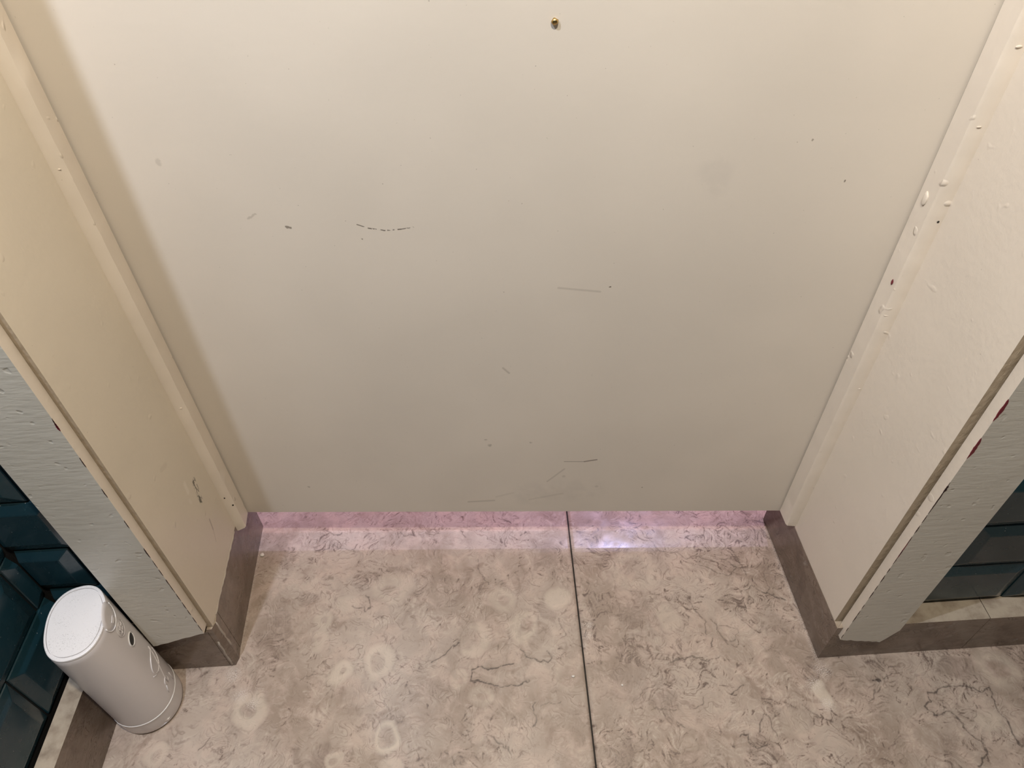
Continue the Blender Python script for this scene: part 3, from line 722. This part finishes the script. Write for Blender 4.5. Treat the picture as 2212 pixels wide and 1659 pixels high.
for z in (.30, .345, .385, .43): chipL(z, z + .012, .0008, M_chipdark, 'paint_chip')
chipL(.428, .437, .0018, M_chip, 'paint_chip')

def fleck(name, loc, r, mat, par, flat=(1, 1, 1), label=None):
    bm = bmesh.new(); bmesh.ops.create_icosphere(bm, subdivisions=2, radius=r)
    rs_ = random.Random(int(loc[2] * 1e4) + int(loc[0] * 1e4))
    for v in bm.verts:
        f = 1 + rs_.uniform(-.12, .12)
        v.co = Vector((v.co.x * flat[0] * f + loc[0], v.co.y * flat[1] * f + loc[1], v.co.z * flat[2] * f + loc[2]))
    o = bm_obj(name, bm, mat, par, True)
    if label: o['label'] = label
    if par is not None: o.matrix_parent_inverse = Matrix()
    return o
# small things in the paint of the stop beads
fleck('nail_hole', (-.3362, .4896, .1478), .0017, M_dirt, sL, (1, .35, 1), 'dark nail hole')
fleck('nail_hole', (-.3318, .4922, .1301), .0015, M_dirt, sL, (1, .5, 1), 'dark nail hole')
fleck('paint_drip', (.3291, .4945, .520), .0042, M_stop, sR, (.28, .8, 1.5), 'cream paint drip')
fleck('paint_chip', (.3294, .489, .4423), .0020, M_chip, sR, (.2, .8, 1.4), 'dark red chip')
fleck('paint_chip', (.3392, .4812, .5070), .0010, M_dirt, sR, (1, .3, 1), 'black speck')
for z, dx, r in ((.640, .3375, .0016), (.585, .3362, .0012), (.318, .3405, .0013)):
    fleck('paint_bead', (dx, .4813, z), r, M_stop, sR, (1.5, .28, .55))
for z in (.5617, .30): fleck('paint_bead', (-.3352, .4904, z), .0024, M_stop, sL, (1.2, .25, .30))
fleck('paint_bead', (.3345, .4822, .4105), .0030, M_stop, sR, (1.2, .2, .22))

# ------------------------------------------------------------------ door
d1 = tag(empty('door_1', (*DR(.331, .02), 0), DA), 'flush cream painted door standing clear of the floor', 'door', kind='structure')
bm = bmesh.new()
bot = []
n = 60; Wd = .676
for i in range(n + 1):
    x = -Wd / 2 + Wd * i / n
    bot.append((x, .0812 - .0042 * i / n + random.uniform(-.00025, .00025)))
prof = bot + [(Wd / 2, 2.045), (-Wd / 2, 2.045)]
fr = [bm.verts.new((x, -.02, z)) for x, z in prof]; bk = [bm.verts.new((x, .018, z)) for x, z in prof]
bm.faces.new(fr); bm.faces.new(bk[::-1])
for i in range(len(prof)):
    j = (i + 1) % len(prof); bm.faces.new((fr[i], bk[i], bk[j], fr[j]))
panel = bm_obj('door_panel', bm, M_door, d1)
pin = fleck('pin', (.0352, -.0212, .652), .0024, M_brass, d1, (1, .75, .95), 'tiny round brass pin head')

# ------------------------------------------------------------------ air freshener
dev = tag(empty('air_freshener', (-.4145, .3160, 0), math.radians(17)), 'white plastic automatic air freshener standing in the tiled corner', 'air freshener')
DH = .1935
def section(z):
    t = z / DH
    a = .0345 + (.0268 - .0345) * (t ** 1.15); b = .0360 + (.0385 - .0360) * t
    n_ = 2.05 + .30 * t
    off = .0005 + .0 * t
    return a, b, n_, off
def surf(phi, z, lift=0.0):
    a, b, n_, off = section(z)
    c, s = math.cos(phi), math.sin(phi)
    x = (a + lift) * math.copysign(abs(c) ** (2 / n_), c) + off
    y = (b + lift) * math.copysign(abs(s) ** (2 / n_), s)
    return Vector((x, y, z))
def loft(rows, name, mat, cap0=True, cap1=True, nphi=72, par=dev, z_of=None):
    bm = bmesh.new(); R_ = []
    for z, sc, dz in rows:                                 # section height, scale, real height
        ring = []
        for k in range(nphi):
            p = surf(2 * math.pi * k / nphi, z); ring.append(bm.verts.new((p.x * sc, p.y * sc, dz)))
        R_.append(ring)
    for a, b in zip(R_, R_[1:]):
        for k in range(nphi): bm.faces.new((a[k], a[(k + 1) % nphi], b[(k + 1) % nphi], b[k]))
    if cap0: bm.faces.new(R_[0][::-1])
    if cap1: bm.faces.new(R_[-1])
    o = bm_obj(name, bm, mat, par, True)
    md = o.modifiers.new('edge', 'EDGE_SPLIT'); md.split_angle = math.radians(32)
    return o
zs = lambda a, b, n: [a + (b - a) * i / n for i in range(n + 1)]
o = loft([(.0, .86, .0), (.0, .93, .0012), (.003, .98, .0045), (.008, .995, .010)] + [(z, 1.0 - .0, z) for z in zs(.014, .0270, 4)] + [(.0275, .985, .0275)], 'base', M_devbase)
o['label'] = 'glossier lower cap of the housing'
o = loft([(.0275, .985, .0276), (.0282, 1.012, .0280), (.0290, 1.012, .0292), (.0298, .99, .0297)], 'trim_ring', M_devring)
o['label'] = 'bright thin ring round the foot'
o = loft([(.0297, .985, .0297), (.0300, .997, .0300)] + [(z, 1.0, z) for z in zs(.031, DH - .0012, 22)] + [(DH, .985, DH)], 'housing', M_dev)
lid = loft([(DH, .975, DH - .0005), (DH, .996, DH + .0002), (DH, 1.0, DH + .0012), (DH, .99, DH + .0022), (DH, .965, DH + .0027), (DH, .915, DH + .0027), (DH, .911, DH + .0010), (DH, .893, DH + .0010), (DH, .889, DH + .0026), (DH, .5, DH + .0030), (DH, .1, DH + .0031)], 'lid', M_devlid)
lid['label'] = 'flat white dusty lid'

def patch(name, cphi_w, zc, hw, hh, lift, mat, shape='oval', n=28, thick=.0008):
    """a raised plate lying on the front of the housing; hw in metres across"""
    bm = bmesh.new()
    def pt(u, v, l):
        z = zc + v; a, b, n_, off = section(z)
        return surf(math.asin(max(-1, min(1, (cphi_w + u) / b))), z, l)
    ring = []
    for k in range(n):
        th = 2 * math.pi * k / n
        u, v = math.cos(th), math.sin(th)
        if shape == 'tab': v = v if v < 0 else min(v, .0) + .55 * (1 if v > .02 else v * 10)
        ring.append((u * hw, v * hh))
    c0 = bm.verts.new(pt(0, 0, lift)); top = []; mid = []; bot_ = []
    for u, v in ring:
        mid.append(bm.verts.new(pt(u * .55, v * .55, lift))); top.append(bm.verts.new(pt(u, v, lift))); bot_.append(bm.verts.new(pt(u * 1.03, v * 1.03, lift - thick)))
    for k in range(n):
        j = (k + 1) % n
        bm.faces.new((c0, mid[k], mid[j])); bm.faces.new((mid[k], top[k], top[j], mid[j])); bm.faces.new((top[k], bot_[k], bot_[j], top[j]))
    return bm_obj(name, bm, mat, dev, True)
def stroke(name, uv, zc, r, mat, lift=.0002, par=dev, bm=None):
    own = bm is None
    if own: bm = bmesh.new()
    pts = []
    for u, v in uv:
        z = zc + v; b = section(z)[1]
        pts.append(surf(math.asin(max(-1, min(1, u / b))), z, lift))
    tube_mesh(bm, pts, r, 6)
    if own: return bm_obj(name, bm, mat, par, True)
def arc(cx, cy, rx, ry, a0, a1, n=24, tilt=0.0):
    out = []
    for i in range(n + 1):
        t = math.radians(a0 + (a1 - a0) * i / n); x, y = rx * math.cos(t), ry * math.sin(t)
        out.append((cx + x * math.cos(tilt) - y * math.sin(tilt), cy + x * math.sin(tilt) + y * math.cos(tilt)))
    return out
# push button at the lid edge
btn = patch('button', 0, DH - .0035, .0115, .0135, .0006, M_dev, 'oval'); btn['label'] = 'half-round push button at the lid edge'
stroke('rim', arc(0, DH - .0035, .0118, .0138, 175, 365), 0, .0006, M_devring, .0007, btn)
stroke('embossed_mark', [(-.003, -.005), (-.001, -.0055), (.001, -.0050), (.003, -.0055)], DH - .004, .00035, M_dev, .0008, btn)
stroke('embossed_mark', [(-.002, -.008), (.000, -.0085), (.002, -.008)], DH - .004, .00035, M_dev, .0008, btn)
# embossed emblem: oval plate with a scribble of raised lettering
em = patch('emblem', 0, .1655, .0068, .0088, .00045, M_dev); em['label'] = 'embossed oval emblem with raised script'
stroke('emblem_rim', arc(0, .1655, .0068, .0088, 0, 360, 36), 0, .0004, M_dev, .0005, em)
bm = bmesh.new()
for uv in ([(-.0042, -.001), (-.0034, .0042), (-.0026, -.0012)], [(-.0018, -.001), (-.0016, .0022)], [(-.0006, -.001), (-.0004, .002), (.0008, .0018)],
           [(.0012, .002), (.0016, -.0012), (.0024, .001), (.0032, -.0012), (.0040, .0022)], [(-.003, -.003), (-.002, -.0052), (-.001, -.003)],
           [(.0002, -.003), (.0002, -.0052)], [(.0022, -.0032), (.0012, -.0042), (.0022, -.0052)], [(-.001, .0048), (.001, .0056), (.0025, .005)]):
    stroke('', uv, .1655, .00042, M_dev, .0006, em, bm)
bm_obj('embossed_lettering', bm, M_dev, em, True)
# sensor / spray opening
ho = patch('spray_opening', 0, .1405, .0052, .0062, .00015, M_black, thick=.0004); ho['label'] = 'round black spray opening'
stroke('opening_rim', arc(0, .1405, .0056, .0066, 0, 360, 32), 0, .0008, M_devring, .0002, ho)
# embossed leaf and the small curl below it
lf = stroke('leaf_emblem', arc(.002, .0850, .0125, .0105, 20, 205, 28, .5), 0, .00065, M_dev, .0003); lf['label'] = 'embossed leaf outline'
stroke('leaf_line', arc(.000, .0880, .0150, .0140, 195, 345, 28, .2), 0, .0005, M_dev, .0003, lf)
stroke('leaf_line', [(.010, .100), (.007, .088), (.001, .074), (-.004, .060), (-.006, .048)], 0, .0006, M_dev, .0003, lf)
cu = stroke('curl_emblem', arc(-.006, .0520, .0042, .0050, -60, 220, 24), 0, .00055, M_dev, .0003); cu['label'] = 'small embossed curl'
stroke('curl_line', [(-.0102, .0505), (-.0125, .0445), (-.0135, .0400)], 0, .0005, M_dev, .0003, cu)
stroke('curl_line', [(.0035, .0480), (.0030, .0420), (.0015, .0360)], 0, .0005, M_dev, .0003, cu)

# ------------------------------------------------------------------ flakes on the floor
f0 = fleck('paint_flake', (-.3335, .5035, .0018), .0030, M_white, None, (1, .9, .6))
tag(f0, 'tiny white paint flake at the foot of the left reveal', 'flake')
f1 = fleck('paint_flake', (.0640, .3360, .0010), .0016, M_white, None, (1.3, .9, .6))
tag(f1, 'minute white crumb on the left slab close to the dark joint', 'flake')
f2 = fleck('paint_flake', (.1190, .3250, .0009), .0014, M_white, None, (1, .9, .6))
tag(f2, 'minute white crumb on the right slab below the dark joint', 'flake')

# ------------------------------------------------------------------ lamps
M_socket = plain('black_socket', (0.03, 0.03, 0.03), 0.4)
def lamp(nm, x, y, z, r, watts, col, label):
    t = tag(empty(nm, (x, y, z)), label, 'lamp', 'hanging bulbs')
    e = NT(nm + '_glass'); e.col((0.9, 0.9, 0.9)); e.set(e.b.inputs['Emission Color'], (*col, 1)); e.set(e.b.inputs['Emission Strength'], 20.0)
    bm = bmesh.new(); bmesh.ops.create_uvsphere(bm, u_segments=20, v_segments=12, radius=r * .90)
    bm_obj('bulb', bm, e.m, t, True)
    bm = bmesh.new(); pr = [(.006, r * .8), (.014, r + .004), (.016, r + .030), (.008, r + .046), (.0025, r + .050), (.0025, CEIL - z - .004), (.035, CEIL - z - .003), (.035, CEIL - z)]
    rings = [[bm.verts.new((p * math.cos(k * math.pi / 8), p * math.sin(k * math.pi / 8), h)) for k in range(16)] for p, h in pr]
    for a, c in zip(rings, rings[1:]):
        for k in range(16): bm.faces.new((a[k], a[(k + 1) % 16], c[(k + 1) % 16], c[k]))
    bm_obj('socket_and_cord', bm, M_socket, t, True)
    ld = bpy.data.lights.new(nm + '_light', 'POINT'); ld.shadow_soft_size = r; ld.use_soft_falloff = False; ld.energy = watts; ld.color = col
    lo = bpy.data.objects.new('light', ld); COL.objects.link(lo); lo.parent = t
for L in LAMPS: lamp(*L)
